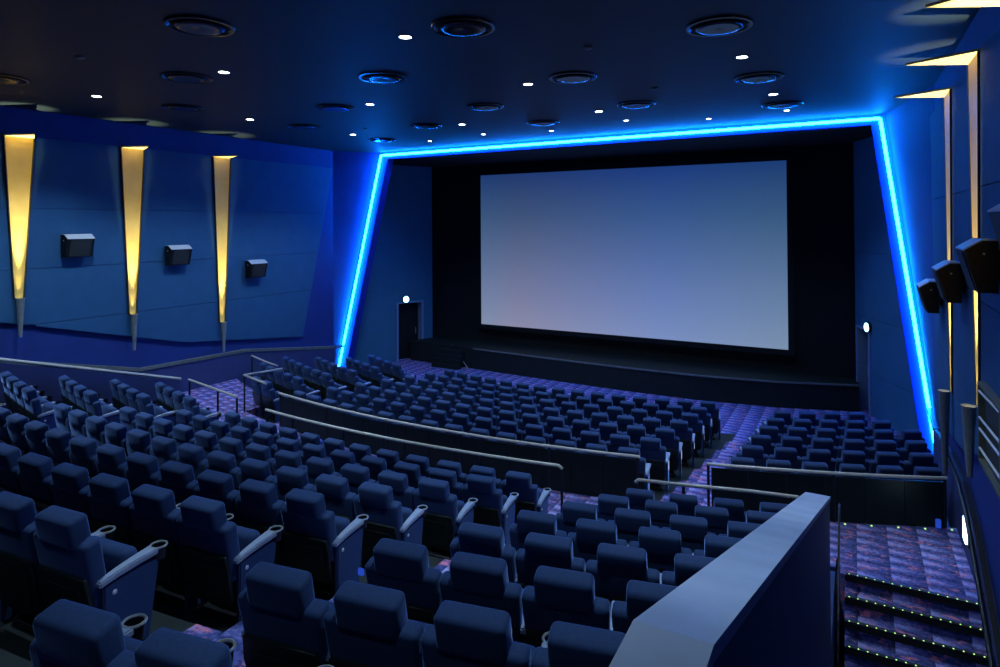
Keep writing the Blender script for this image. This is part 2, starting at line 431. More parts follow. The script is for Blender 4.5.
# portal frame with cove light
A = [Vector((-16.98, 17.72, -5.5)), Vector((-15.1, 18, 2.51)), Vector((.70, 18, 2.51)), Vector((1.76, 18, -5.5))]
inw = [Vector((.34, 0, 0)), Vector((.30, 0, -.12)), Vector((-.26, 0, -.12)), Vector((-.34, 0, 0))]
bm = bmesh.new()
rings = []
for a, i in zip(A, inw):
    rings.append([bm.verts.new(a + Vector((0, -.01, 0)) + i * .5), bm.verts.new(a + i * 1.1 + Vector((0, -.01, 0))), bm.verts.new(a + i * 1.1 + Vector((0, .34, 0))), bm.verts.new(a + i * .55 + Vector((0, .34, 0)))])
for Ra, Rb in zip(rings, rings[1:]):
    for k in range(4): bm.faces.new((Ra[k], Ra[(k + 1) % 4], Rb[(k + 1) % 4], Rb[k]))
bm.faces.new(rings[0]); bm.faces.new(rings[-1])
struct('trim_4', bm, 'frame')
bm = bmesh.new(); rings = []  # back board added behind the strip to catch a wide band of glow
for a, i in zip(A, inw):
    o_ = i * -.6 if a.z < 0 else Vector((-.2 if a.x < -7 else .2, 0, .12))
    rings.append([bm.verts.new(a + Vector((0, .05, 0)) + o_), bm.verts.new(a + i * .6 + Vector((0, .05, 0))), bm.verts.new(a + i * .6 + Vector((0, .1, 0))), bm.verts.new(a + Vector((0, .1, 0)) + o_)])
for Ra, Rb in zip(rings, rings[1:]):
    for k in range(4): bm.faces.new((Ra[k], Ra[(k + 1) % 4], Rb[(k + 1) % 4], Rb[k]))
bm.faces.new(rings[0]); bm.faces.new(rings[-1])
struct('trim_5', bm, 'panel')
led = empty('cove_light', (-7.4, 17.9, 2.4), label='continuous glowing blue cove light strip outlining the screen portal', cat='light strip')
def ledpart(name, bm):
    o = finish(name, bm, 'led', led); o.matrix_parent_inverse = Matrix.Translation(-led.location); return o
for n_, a, b in (('side_strip', A[0] + Vector((.10, -.09, 0)), A[1] + Vector((.10, -.09, 0))), ('side_strip', A[3] + Vector((-.10, -.09, 0)), A[2] + Vector((-.10, -.09, 0)))):
    bm = bmesh.new(); tube(bm, [a, b], .035, 8); ledpart(n_, bm)
bm = bmesh.new(); tube(bm, [A[1] + Vector((.10, -.09, 0)), A[2] + Vector((-.10, -.09, 0))], .035, 8); ledpart('top_strip', bm)

# vomitory: well with stairs going down towards the camera
bm = bmesh.new()
prism(bm, [(-.25, -3.9, -8.0), (-.25, 9.32, -8.0), (-.25, 9.32, FZ - .012), (-.25, 7.78, FZ - .012), (-.25, -3.9, FZ - .012)], (-.2, 0, 0))
struct('wall_stairwell', bm, 'parapet')
bm = bmesh.new()
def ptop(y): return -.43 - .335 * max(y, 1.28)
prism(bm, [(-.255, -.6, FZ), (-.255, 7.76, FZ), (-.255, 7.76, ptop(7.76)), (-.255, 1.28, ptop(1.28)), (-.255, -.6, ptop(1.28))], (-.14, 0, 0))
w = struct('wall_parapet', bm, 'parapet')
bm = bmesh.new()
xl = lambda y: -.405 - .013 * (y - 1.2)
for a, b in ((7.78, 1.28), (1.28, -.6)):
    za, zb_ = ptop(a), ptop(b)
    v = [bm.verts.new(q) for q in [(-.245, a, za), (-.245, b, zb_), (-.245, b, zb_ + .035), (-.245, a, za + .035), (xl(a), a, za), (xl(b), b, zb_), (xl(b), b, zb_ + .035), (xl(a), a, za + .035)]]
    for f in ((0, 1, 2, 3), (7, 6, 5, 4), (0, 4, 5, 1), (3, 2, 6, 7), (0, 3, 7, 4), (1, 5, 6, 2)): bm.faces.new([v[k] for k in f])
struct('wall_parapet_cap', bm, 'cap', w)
run, rise = .24, .17
for i in range(1, 12):
    pass
bm = bmesh.new()
for i in range(1, 12):
    y1 = 9.30 - run * (i - 1); box(bm, ((-.25 + XR) / 2, y1 - run / 2, FZ - rise * i - .2), (XR + .25 - .22, run, .4))
struct('floor_stairs', bm, 'carpet')
bm = bmesh.new()
for i in range(0, 12):
    y1 = 9.30 - run * i; box(bm, ((-.25 + XR) / 2, y1 - .002, FZ - rise * i - .045), (XR + .25 - .22, .016, .07))
struct('floor_stair_risers', bm, 'blackplastic')
places = ['at the landing edge', 'on the second step down', 'on the third step down', 'on the fourth step down', 'on the fifth step down']
for i in range(5):
    y1 = 9.30 - run * i; z = FZ - rise * i
    t = empty('stair_nosing_light', ((-.25 + XR) / 2, y1, z), label='row of tiny green dot lights ' + places[i] + ' of the stairs', cat='step light', group='stair nosing light strips')
    bm = bmesh.new(); box(bm, (0, .015, .005), (1.40, .05, .012)); finish('nosing_strip', bm, 'blackplastic', t)
    bm = bmesh.new()
    for k in range(15): lathe(bm, [(.009, 0), (.007, .006), (.001, .01)], (-.66 + k * .0945, .0, .011), 8)
    finish('light_dots', bm, 'nose', t)
t = empty('aisle_edge_light', (.5, 11.0, FZ), label='row of five spaced green dot lights at the foot of the front right seats', cat='step light')
bm = bmesh.new(); 
for k in range(5):
    p = P3(21.44, 7.35 + .37 * k, FZ) - Vector((.5, 11.0, FZ)); lathe(bm, [(.014, 0), (.012, .012), (.001, .014)], (p.x, p.y, .002), 8)
finish('light_dots', bm, 'nose', t)

# ------------------------------------------------------------------ rails
def rail(name, label, pts, posts, group=None, r=.026, drop_end=(False, False), mat='rail', postz=None, pr=.022):
    t = empty(name, (pts[0][0], pts[0][1], posts[0][1] if posts else pts[0][2]), label=label, cat='handrail', group=group)
    inv = Matrix.Translation(-t.location)
    bm = bmesh.new(); tube(bm, pts, r); o = finish('top_rail', bm, mat, t, True); o.matrix_parent_inverse = inv
    for p, zf in posts:
        bm = bmesh.new(); tube(bm, [(p[0], p[1], zf), (p[0], p[1], p[2] - .015)], pr); o = finish('post', bm, 'darkmetal', t, True); o.matrix_parent_inverse = inv
    return t
def arcpts(R, s0, s1, z, n=24, z1=None):
    z1 = z if z1 is None else z1
    return [P3(R, s0 + (s1 - s0) * i / n, z + (z1 - z) * i / n) for i in range(n + 1)]
G_ = 'pale metal handrails along the cross aisle'
RL = 22.62
p = arcpts(RL, -2.72, 3.5, -3.62); p.append(P3(RL, 3.56, -3.66))
rail('handrail', 'long curved pale handrail in front of the rear centre seats', p, [(P3(RL, s, -3.62), FZ) for s in (-2.68, -1.9, -.55, .8, 2.15, 3.55)], G_)
RAILF = rail('handrail', 'long curved pale handrail right behind the front centre seats', arcpts(21.36, -4.05, 4.32, -3.81, 30), [(P3(21.36, s, -3.81), FZ) for s in (-4.0, -2.3, -.6, 1.1, 2.8, 4.28)], G_)
RAILG = rail('handrail', 'curved dark handrail behind the front right seats', arcpts(21.36, 5.36, 8.78, -3.82, 14), [(P3(21.36, s, -3.82), FZ) for s in (5.38, 7.2, 8.75)], G_)
rail('handrail', 'short pale handrail in front of the rear right seats', [P3(22.78, 4.68, -3.66)] + arcpts(22.78, 4.72, 6.2, -3.62, 8) + [P3(22.8, 6.8, -3.64)], [(P3(22.78, 5.33, -3.62), FZ), (P3(22.8, 6.7, -3.63), FZ)], G_)
rail('handrail', 'pale handrail beside the carpet at the left end of the cross aisle', [P3(22.5, -6.5, -3.65), P3(22.42, -5.0, -3.65), P3(22.42, -4.1, -3.65)], [(P3(22.5, -6.45, -3.65), FZ), (P3(22.42, -5.0, -3.65), FZ), (P3(22.42, -4.12, -3.65), FZ)], G_)
rail('handrail', 'short L-shaped handrail guarding the notch behind the front left seats', [P3(20.4, -5.45, -3.67), P3(21.40, -5.68, -3.65), P3(21.42, -4.5, -3.66)], [(P3(21.40, -5.66, -3.65), FZ)], G_)
rail('handrail', 'dark handrail beside the wall at the far left seats', arcpts(20.36, -7.6, -5.8, -3.66, 6), [(P3(20.36, -7.55, -3.66), F1Z)], G_, .02)
def panels(t, R, s0, s1, n, zt, zb_):
    inv = Matrix.Translation(-t.location); g = .012
    for i in range(n):
        a, b = s0 + (s1 - s0) * i / n + g / 2, s0 + (s1 - s0) * (i + 1) / n - g / 2
        bm = bmesh.new(); ring(bm, R - .008, R + .008, lambda q: a / R, lambda q: b / R, zb_, zt, 4)
        finish('barrier_panel', bm, 'smoked', t).matrix_parent_inverse = inv
panels(RAILF, 21.36, -4.0, 4.28, 15, -3.86, FZ + .01)
panels(RAILG, 21.36, 5.42, 8.74, 6, -3.87, FZ + .01)
# barrier wall left of the rear left seats, with rail
def btop(y): return -2.5 - (y - 5.7) * .315 if y > 1 else -1.02
bm = bmesh.new(); prism(bm, [(-14.14, 0, -5), (-14.14, 9.42, -5), (-14.14, 9.42, btop(9.42) - .04), (-14.14, 0, btop(1.01) - .04 + .3)], (.08, 0, 0))
struct('wall_barrier', bm, 'dado')
rail('barrier_rail', 'sloping pale rail on top of the low wall left of the rear left seats', [(-14.1, .3, btop(1.01) + .25), (-14.1, 9.44, btop(9.44))], [], None, .035)
# stair handrails in the well
t = empty('wall_handrail', (1.16, 9, FZ), label='dark bent handrail along the right wall going down the stairs', cat='handrail')
inv = Matrix.Translation(-t.location)
hx = XR - .15; path = [(hx, 12.6, -3.64), (hx, 10.9, -3.63), (hx, 10.1, -3.82), (hx, 9.6, -4.04), (hx, 8.9, -4.45), (hx, 6.7, -5.8)]
bm = bmesh.new(); tube(bm, path, .028); finish('top_rail', bm, 'darkmetal', t, True).matrix_parent_inverse = inv
for y, z in ((12.0, -3.64), (10.6, -3.70), (9.2, -4.27), (7.8, -5.12)):
    bm = bmesh.new(); tube(bm, [(hx, y, z), (hx, y, z - .07), (XR - .1, y, z - .09)], .01); finish('bracket', bm, 'darkmetal', t).matrix_parent_inverse = inv
t = empty('parapet_handrail', (-.2, 8, FZ), label='thin dark handrail running down beside the sloping parapet', cat='handrail')
inv = Matrix.Translation(-t.location)
bm = bmesh.new(); tube(bm, [(-.19, 9.2, -3.75), (-.19, 9.28, -3.66), (-.19, 9.1, -3.66), (-.19, 5.8, -5.95)], .014); finish('top_rail', bm, 'darkmetal', t, True).matrix_parent_inverse = inv
for y in (8.6, 7.2):
    z = -3.66 - (9.1 - y) * .697
    bm = bmesh.new(); tube(bm, [(-.19, y, z), (-.21, y, z - .06), (-.25, y, -4.62 if y > 7.8 else z - .1)], .009); finish('bracket', bm, 'darkmetal', t).matrix_parent_inverse = inv

# footlight on the right wall
t = empty('wall_lamp', (XR - .1, 10.42, -4.14), label='glowing white oval footlight low on the right wall by the landing', cat='lamp')
bm = bmesh.new(); box(bm, (.0, 0, 0), (.03, .34, .36), .012); finish('lamp_housing', bm, 'darkmetal', t)
bm = bmesh.new(); box(bm, (-.025, 0, 0), (.03, .22, .30), .013, 3); finish('lamp_lens', bm, 'foot', t, True)
# blue lights / things
def mesh_thing(name, bm, mat, label, cat, loc, smooth=False, group=None):
    o = finish(name, bm, mat, None, smooth, loc); return tag(o, label, cat, group)
bm = bmesh.new(); box(bm, (0, 0, .07), (.07, .04, .13), .015, 3); mesh_thing('step_lamp', bm, 'bluelamp', 'small blue glowing lamp at the foot of the front right seats near the right wall', 'lamp', (1.05, 11.28, FZ + .02), True)
bm = bmesh.new(); box(bm, (0, 0, .03), (.06, .03, .06), .01, 3)
mesh_thing('step_lamp', bm, 'bluelamp', 'small blue glowing lamp on the aisle step beside the rear centre seats', 'lamp', (-3.85, 4.3, -3.12), True)
bm = bmesh.new()
bmesh.ops.create_icosphere(bm, subdivisions=3, radius=.2)
for v in bm.verts:
    k = 1 + .25 * math.sin(v.co.x * 31 + v.co.y * 17) * math.cos(v.co.z * 23); v.co = Vector((v.co.x * 1.3 * k, v.co.y * .8 * k, max(-.1, v.co.z * .8 * k)))
mesh_thing('plastic_bag', bm, 'bluecloth', 'crumpled bright blue bag on the cross aisle floor behind the rail', 'bag', (-9.5, 9.2, FZ + .105), True)
# popcorn litter
bm = bmesh.new()
for i in range(70):
    k = random.choice([4, 5, 6, 5, 6, 5]); s = random.uniform(-1.5, 3.6); R = RB0 + RBD * k + random.uniform(-.6, .2)
    p = P3(R, s, FZ + RBZ * k + .008); r = random.uniform(.006, .014)
    bmesh.ops.create_icosphere(bm, subdivisions=1, radius=r, matrix=Matrix.Translation(p))
mesh_thing('popcorn_litter', bm, 'crumb', 'pale popcorn crumbs scattered on the dark floor between the rear centre rows', 'litter', (0, 0, 0))['kind'] = 'stuff'

# ------------------------------------------------------------------ sconces
def sconce(Y, zlow, ztip, sgn, label, w=.36):
    X = (XL if sgn < 0 else XR) - sgn * .09; inn = -sgn
    t = empty('wall_sconce', (X, Y, zlow), label=label, cat='wall light', group='tapered amber wall sconces')
    def ch(name, bm, mat, smooth=False):
        o = finish(name, bm, mat, t, smooth); o.matrix_parent_inverse = Matrix.Translation(-t.location); return o
    zt = 1.97; wb = .085; d = .055 if sgn < 0 else .022
    bm = bmesh.new()
    prism(bm, [(X, Y - wb, zlow), (X, Y + wb, zlow), (X, Y + w, zt), (X, Y - w, zt)], (inn * .015, 0, 0)); ch('glow_panel', bm, 'sconce')
    bm = bmesh.new()
    for s in (-1, 1):
        prism(bm, [(X, Y + s * wb, zlow), (X + inn * d, Y + s * wb, zlow), (X + inn * d, Y + s * w, zt), (X, Y + s * w, zt)], (0, s * .02, 0))
    ch('side_fins', bm, 'sconce_edge')
    bm = bmesh.new()
    prism(bm, [(X, Y - w - .02, zt), (X, Y + w + .02, zt), (X + inn * .7, Y + .0, zt)], (0, 0, .03)); ch('top_cap', bm, 'sconcecap')
    bm = bmesh.new(); h = zlow - ztip
    lathe(bm, [(.015, -h), (.03, -h), (.078, -.02), (.085, 0), (.075, 0), (.05, -.05)], (X + inn * .1, Y, zlow), 20); ch('cone', bm, 'cone', True)
    bm = bmesh.new(); lathe(bm, [(.05, -.045), (.04, -.03), (.001, -.028)], (X + inn * .1, Y, zlow), 16); ch('bulb', bm, M['bulb'])
    # the lamp's beam
    for (px, ang, e, bl, tz) in SPOTS:
        l = bpy.data.lights.new('sconce_beam', 'SPOT'); l.energy = e; l.color = (1, .84, .5); l.spot_size = math.radians(ang); l.spot_blend = bl; l.shadow_soft_size = .03
        lo = bpy.data.objects.new('sconce_beam', l); col.objects.link(lo); lo.location = (X + inn * px, Y, zlow + .015)
        tgt = Vector((X + inn * tz, Y, zt)); lo.rotation_euler = (tgt - lo.location).to_track_quat('-Z', 'Y').to_euler(); lo.parent = t; lo.matrix_parent_inverse = Matrix.Translation(-t.location)
    return t
M['bulb'] = emit('sconce bulb', (1, .85, .55), 5)
SPOTS = [(.08, 34, 50, .8, .05), (.14, 20, 2300, .8, .12)]
sconce(6.9, -1.57, -2.42, -1, 'tapered amber wall sconce, leftmost on the left wall', .28)
sconce(9.4, -2.24, -3.15, -1, 'tapered amber wall sconce, middle one on the left wall', .29)
sconce(12.0, -2.80, -3.66, -1, 'tapered amber wall sconce on the left wall nearest the screen', .28)
sconce(6.98, -1.57, -2.42, 1, 'tapered sconce on the right wall nearest the viewer, only its cap showing', .35)
sconce(9.45, -2.24, -3.10, 1, 'tapered wall sconce on the right wall, middle one of three', .35)
sconce(11.85, -2.62, -3.9, 1, 'tapered wall sconce on the right wall nearest the screen', .35)

# speakers
def speaker(Y, ztop, sgn, label):
    X = (XL if sgn < 0 else XR) - sgn * .088; inn = -sgn
    t = empty('wall_speaker', (X, Y, ztop - .3), label=label, cat='speaker', group='surround speakers on the side walls')
    inv = Matrix.Translation(-t.location); w = .30
    def ch(name, bm, mat, par=None, smooth=False):
        o = finish(name, bm, mat, t, smooth); o.matrix_parent_inverse = inv; return o
    prof = [(.05, 0), (.18, 0), (.33, -.10), (.22, -.52), (.06, -.52)]
    bm = bmesh.new(); prism(bm, [(X + inn * d, Y - w, ztop + z) for d, z in prof], (0, 2 * w, 0))
    ch('cabinet', bm, 'spk')
    bm = bmesh.new(); prism(bm, [(X + inn * d, Y - w, ztop + z) for d, z in [(.05, 0), (.18, 0), (.335, -.10), (.335, -.085), (.185, .014), (.05, .014)]], (0, 2 * w, 0)); ch('top_cover', bm, 'spktop')
    bm = bmesh.new()
    q = [(.328, -.12), (.226, -.5)]
    prism(bm, [(X + inn * q[0][0], Y - w * .75, ztop + q[0][1]), (X + inn * q[0][0], Y + w * .75, ztop + q[0][1]), (X + inn * q[1][0], Y + w * .75, ztop + q[1][1]), (X + inn * q[1][0], Y - w * .75, ztop + q[1][1])], (inn * .01, 0, 0)); ch('grille', bm, 'grille')
    bm = bmesh.new(); box(bm, (X + inn * .012, Y, ztop - .25), (.024, .18, .3)); tube(bm, [(X, Y, ztop - .22), (X + inn * .1, Y, ztop - .22)], .03); ch('wall_bracket', bm, 'spk')
    bm = bmesh.new(); lathe(bm, [(.012, 0), (.012, .01)], (0, 0, 0), 10); bm.transform(Matrix.Rotation(PI / 2, 4, 'X')); bm.transform(Matrix.Translation((X + inn * .17, Y - w, ztop - .13))); ch('screw', bm, 'badge')
    return t
for Y, z, l in ((8.03, -.2, 'black wall speaker between the left and middle sconces on the left wall'), (10.55, -.54, 'black wall speaker between the middle and right sconces on the left wall'), (13.08, -1.07, 'black wall speaker on the left wall nearest the screen')):
    speaker(Y, z, -1, l)
for Y, z, l in ((8.12, -.2, 'large black speaker on the right wall, second nearest the viewer'), (10.55, -.57, 'black wall speaker on the right wall, middle of the overlapping three'), (13.1, -1.03, 'black wall speaker on the right wall nearest the screen'), (6.2, .17, 'black speaker cut by the right edge of the view, nearest on right wall')):
    speaker(Y, z, 1, l)

# wall rack at the right edge
t = empty('wall_rack', (XR - .09, 8.2, -2.8), label='shallow olive rack with white bars set in the right wall', cat='rack')
inv = Matrix.Translation(-t.location); x0 = XR - .09
def ch(name, bm, mat):
    o = finish(name, bm, mat, t); o.matrix_parent_inverse = inv
bm = bmesh.new()
for c, s in (((x0 - .03, 9.02, -2.3), (.08, .05, .9)), ((x0 - .03, 7.8, -2.3), (.08, .05, .9)), ((x0 - .03, 8.4, -1.86), (.08, 1.2, .04)), ((x0 - .03, 8.4, -2.74), (.08, 1.2, .04))): box(bm, c, s, .005)
ch('frame', bm, 'rack')
bm = bmesh.new(); box(bm, (x0 - .008, 8.4, -2.3), (.012, 1.2, .88)); ch('back_panel', bm, 'grille')
for z in (-1.95, -2.25, -2.38, -2.6):
    bm = bmesh.new(); tube(bm, [(x0 - .06, 9.0, z), (x0 - .06, 7.82, z + .06)], .013); ch('bar', bm, 'whitebar')

# ------------------------------------------------------------------ ceiling fixtures
def ordw(n): return ['first', 'second', 'third', 'fourth', 'fifth', 'sixth', 'seventh', 'eighth', 'ninth', 'tenth', 'eleventh', 'twelfth', 'thirteenth', 'fourteenth', 'fifteenth'][n - 1]
vents = [(-7.44, 5.26), (-4.49, 7.04), (-1.53, 8.72), (-10.22, 6.97), (-7.26, 8.73), (-4.35, 10.46), (-1.46, 12.19), (-12.91, 8.71), (-10.05, 10.44), (-7.13, 12.06), (-4.15, 13.58), (-1.35, 15.27), (-12.71, 12.04), (-9.85, 13.59), (-6.98, 14.76), (-12.65, 15.15), (-13.08, 5.35)]
vproto = empty('ceiling_diffuser', (0, 0, CEIL))
bm = bmesh.new(); lathe(bm, [(.41, 0), (.43, -.012), (.42, -.03), (.39, -.03), (.37, -.012), (.36, 0)], seg=36, cap=False); finish('outer_ring', bm, 'ringdark', vproto, True)
bm = bmesh.new(); lathe(bm, [(.30, .0), (.30, -.035), (.28, -.05), (.22, -.055), (.001, -.03)], seg=36, cap=False); finish('inner_dish', bm, 'ringdark', vproto, True)
bm = bmesh.new(); lathe(bm, [(.36, -.004), (.29, -.02)], seg=36, cap=False); finish('air_gap', bm, 'black', vproto, True)
def copy_tree(o, parent=None):
    c = o.copy(); col.objects.link(c)
    if parent: c.parent = parent
    for ch_ in list(o.children): copy_tree(ch_, c)
    return c
def cols_of(lst, tol=1.0):
    xs = sorted(p[0] for p in lst); g = [[xs[0]]]
    for x in xs[1:]:
        if x - g[-1][-1] < tol: g[-1].append(x)
        else: g.append([x])
    return g
vg = cols_of(vents)
for x, y in vents:
    ci = [i for i, g in enumerate(vg) if x in g][0]
    colm = sorted([p for p in vents if p[0] in vg[ci]], key=lambda p: -p[1]); ri = colm.index((x, y)) + 1
    c = copy_tree(vproto); c.location = (x, y, CEIL)
    cn = ['far left', 'left centre', 'middle', 'right centre', 'far right'][ci]
    tag(c, 'dark round ceiling diffuser, %s column, %s from the screen' % (cn, ordw(ri)), 'air diffuser', 'round ceiling air diffusers')
for o in list(vproto.children): bpy.data.objects.remove(o)
bpy.data.objects.remove(vproto)
downs = [(-5.43, 7.01), (-13.27, 7.08), (-9.35, 7.06), (-1.5, 7.05), (-12.99, 10.55), (-9.15, 10.56), (-5.3, 10.56), (-1.51, 10.56), (-12.65, 13.86), (-8.95, 13.95), (-5.17, 13.99), (-1.4, 13.97), (-5.03, 15.58), (-3.15, 16.4), (-1.33, 16.16), (-9.4, 15.8), (-7.4, 16.2), (-11.6, 16.2),
         (-13.2, 3.5), (-9.4, 3.5), (-5.4, 3.5), (-1.6, 3.5), (-9.4, .2), (-5.4, .2), (-1.6, .2)]
DE = 400
for i, (x, y) in enumerate(downs):
    vis = proj((x, y, CEIL))
    if vis[1] > 0 and vis[2] > 0 and vis[0] > 0:
        if y < 8: pl = 'row nearest the viewer'; row = [d for d in downs if 6 < d[1] < 8]
        elif y < 12: pl = 'second row from the viewer'; row = [d for d in downs if 8 < d[1] < 12]
        elif y < 14.5: pl = 'third row from the viewer'; row = [d for d in downs if 12 < d[1] < 14.5]
        else: pl = 'row closest to the blue cove'; row = [d for d in downs if d[1] > 14.5]
        n = sorted(row).index((x, y)) + 1
        t = empty('ceiling_downlight', (x, y, CEIL), label='small white recessed downlight, %s from left in the %s' % (ordw(n), pl), cat='downlight', group='recessed ceiling downlights')
        rr_ = .085 if y < 15 else .06
        bm = bmesh.new(); lathe(bm, [(rr_ + .025, 0), (rr_ + .02, -.012), (rr_, -.012), (rr_, 0)], seg=20, cap=False); finish('trim_ring', bm, 'ringdark', t, True)
        bm = bmesh.new(); lathe(bm, [(rr_, -.006), (rr_ * .6, -.016), (.001, -.018)], seg=20, cap=False); finish('lens', bm, 'down', t, True)
    else: t = None
    l = bpy.data.lights.new('downlight_beam', 'SPOT'); side = x < -12.4 or x > -1.7 or (y > 15 and x < -11); l.energy = (DE * 1.08 * (.2 if y < 1 else .8 if y < 4 else 1) * (.85 if y > 9 else 1.1) if y < 15 else DE * .36) * (1.3 if x < -12.4 else .9 if x > -1.7 else 1); l.color = (.55, .76, 1); l.spot_size = math.radians(122 if x < -12.4 or y > 15 else 84 if side else 64); l.spot_blend = .5 if side else .7; l.shadow_soft_size = .07
    lo = bpy.data.objects.new('downlight_beam', l); col.objects.link(lo); lo.location = (0, 0, -.03) if t else (x, y, CEIL - .03)
    if t: lo.parent = t
for (x, y), l in (((-10.4, 5.3), 'tiny ceiling sprinkler head near the upper left corner'), ((-3.34, 12.14), 'small flat ceiling detector right of the centre'), ((-3.41, 8.78), 'tiny ceiling sprinkler head near the top centre'), ((-11.6, 13.2), 'small flat ceiling detector near the left end of the cove')):
    bm = bmesh.new(); lathe(bm, [(.07, 0), (.07, -.02), (.03, -.045), (.001, -.047)], seg=16, cap=False)
    mesh_thing('ceiling_sprinkler', bm, 'olive', l, 'sprinkler', (x, y, CEIL), True, 'small ceiling sprinklers and detectors')

# ------------------------------------------------------------------ seats
def rot(ax, a, piv=(0, 0, 0)):
    return Matrix.Translation(piv) @ Matrix.Rotation(a, 4, ax) @ Matrix.Translation(-Vector(piv))
SEATM = {}
def seat_meshes():
    TI = math.radians(11)
    T = Matrix.Translation((0, .135, .376)) @ Matrix.Rotation(TI, 4, 'X')      # lean back
    bm = bmesh.new(); v = box(bm, (0, 0, .23), (.545, .125, .47), .036, 4)
    for q in bm.verts:
        if q.co.z < .1: q.co.x *= .93
        if q.co.y > 0: q.co.y -= .02 * (1 - (q.co.x / .27) ** 2)   # dished front
    bm.transform(T); SEATM['backrest'] = (bm, 'velvet', True)
    bm = bmesh.new(); box(bm, (0, -.008, .52), (.362, .142, .20), .036, 4); bm.transform(T); SEATM['headrest'] = (bm, 'velvet', True)
    bm = bmesh.new()
    pts = [(-.24, .24), (.24, .24), (.25, .1), (.235, -.16), (.2, -.2), (-.2, -.2), (-.235, -.16), (-.25, .1)]
    prism(bm, [(x, -.055, z) for x, z in pts], (0, -.03, 0))
    pts2 = [(-.18, .16), (.18, .16), (.185, 0), (.165, -.13), (.14, -.15), (-.14, -.15), (-.165, -.13), (-.185, 0)]
    prism(bm, [(x, -.085, z) for x, z in pts2], (0, -.008, 0))
    bmesh.ops.bevel(bm, geom=[e for e in bm.edges], offset=.006, segments=1, affect='EDGES'); bm.transform(T); SEATM['back_shell'] = (bm, 'shell', True)
    bm = bmesh.new(); box(bm, (0, 0, .17), (.48, .13, .36), .05, 4)
    bm.transform(Matrix.Translation((0, .30, .30)) @ Matrix.Rotation(math.radians(-6), 4, 'X')); SEATM['seat_cushion'] = (bm, 'velvet', True)
    bm = bmesh.new(); box(bm, (0, .2, .03), (.36, .14, .05), .01); box(bm, (0, .24, .2), (.3, .05, .34), .01); SEATM['base'] = (bm, 'blackplastic', False)
    def side(x):
        bm = bmesh.new()
        prism(bm, [(x - .022, .10, .02), (x - .022, .42, .02), (x - .022, .50, .53), (x - .022, .42, .545), (x - .022, .10, .52)], (.044, 0, 0))
        bmesh.ops.bevel(bm, geom=[e for e in bm.edges], offset=.009, segments=2, affect='EDGES'); return (bm, 'velvet', True)
    def arm(x):
        bm = bmesh.new()
        q = [(.07, .028, .525, .565), (.2, .032, .545, .59), (.35, .04, .56, .605), (.47, .05, .57, .61)]
        L = [[bm.verts.new((x + a * w_, y_, z_)) for a, z_ in ((-1, z0_), (1, z0_), (1, z1_), (-1, z1_))] for y_, w_, z0_, z1_ in q]
        for A_, B_ in zip(L, L[1:]):
            for k in range(4): bm.faces.new((A_[k], A_[(k + 1) % 4], B_[(k + 1) % 4], B_[k]))
        bm.faces.new(L[0]); bm.faces.new(L[-1])
        bmesh.ops.bevel(bm, geom=[e for e in bm.edges], offset=.008, segments=2, affect='EDGES'); return (bm, 'pad', True)
    def holder(x):
        bm = bmesh.new(); c = (x, .505, .565)
        lathe(bm, [(.025, -.05), (.042, -.05), (.05, .03), (.05, .03)], c, 20, cap=False); lathe(bm, [(.025, -.048), (.001, -.048)], c, 20, False); return (bm, 'blackplastic', True)
    def hring(x):
        bm = bmesh.new(); tube(bm, [(x + .052 * math.cos(a * PI / 12), .505 + .052 * math.sin(a * PI / 12), .604) for a in range(24)], .008, 6, True); return (bm, 'ring', True)
    for n, x in (('r', .2785), ('l', -.2785)):
        SEATM['side' + n] = side(x); SEATM['arm' + n] = arm(x); SEATM['hold' + n] = holder(x); SEATM['ring' + n] = hring(x)
    bm = bmesh.new(); lathe(bm, [(.018, 0), (.014, .006), (.001, .007)], seg=12); bm.transform(Matrix.Translation((.3, .17, .46)) @ Matrix.Rotation(PI / 2, 4, 'Y')); SEATM['badge'] = (bm, 'badge', True)
    bm = bmesh.new(); box(bm, (.305, .3, .42), (.012, .05, .16), .005); SEATM['light_r'] = (bm, 'aisle', False)
    bm = bmesh.new(); box(bm, (-.305, .14, .42), (.012, .05, .12), .005); SEATM['light_l'] = (bm, 'aisle', False)
seat_meshes()
MESH = {}
NAMES = {'side': 'side_panel', 'arm': 'armrest', 'hold': 'cup_holder', 'ring': 'cup_holder_rim'}
for k, (bm, mt, sm) in SEATM.items():
    o = finish(k, bm, mt, None, sm); MESH[k] = o.data; bpy.data.objects.remove(o)
for k, m in MESH.items(): m.name = 'seat_' + k
def mk(name, key, parent):
    o = bpy.data.objects.new(name, MESH[key]); col.objects.link(o); o.parent = parent; return o
def make_seat(kind, left=False, light=None, badge=False):
    t = empty('cinema_chair', (0, 0, 0))
    for n in ('backrest', 'headrest', 'back_shell', 'seat_cushion', 'base'): mk(n, n, t)
    for s in (['r', 'l'] if left else ['r']):
        mk('side_panel', 'side' + s, t); a = mk('armrest', 'arm' + s, t)
        if kind == 'near': mk('cup_holder', 'hold' + s, a); mk('cup_holder_rim', 'ring' + s, a)
        else: mk('cup_holder', 'hold' + s, a)
    if light: mk('aisle_light', 'light_' + light, t)
    if badge: mk('badge', 'badge', t)
    return t
PROT = {}
def seat(R, s, z, kind, left, light, badge, label, group):
    key = (kind, left, light, badge)
    if key not in PROT: PROT[key] = make_seat(*key)
    c = copy_tree(PROT[key]); p = P3(R, s, z); c.location = p; c.rotation_euler.z = s / R
    return tag(c, label, 'cinema seat', group)
PT = .557
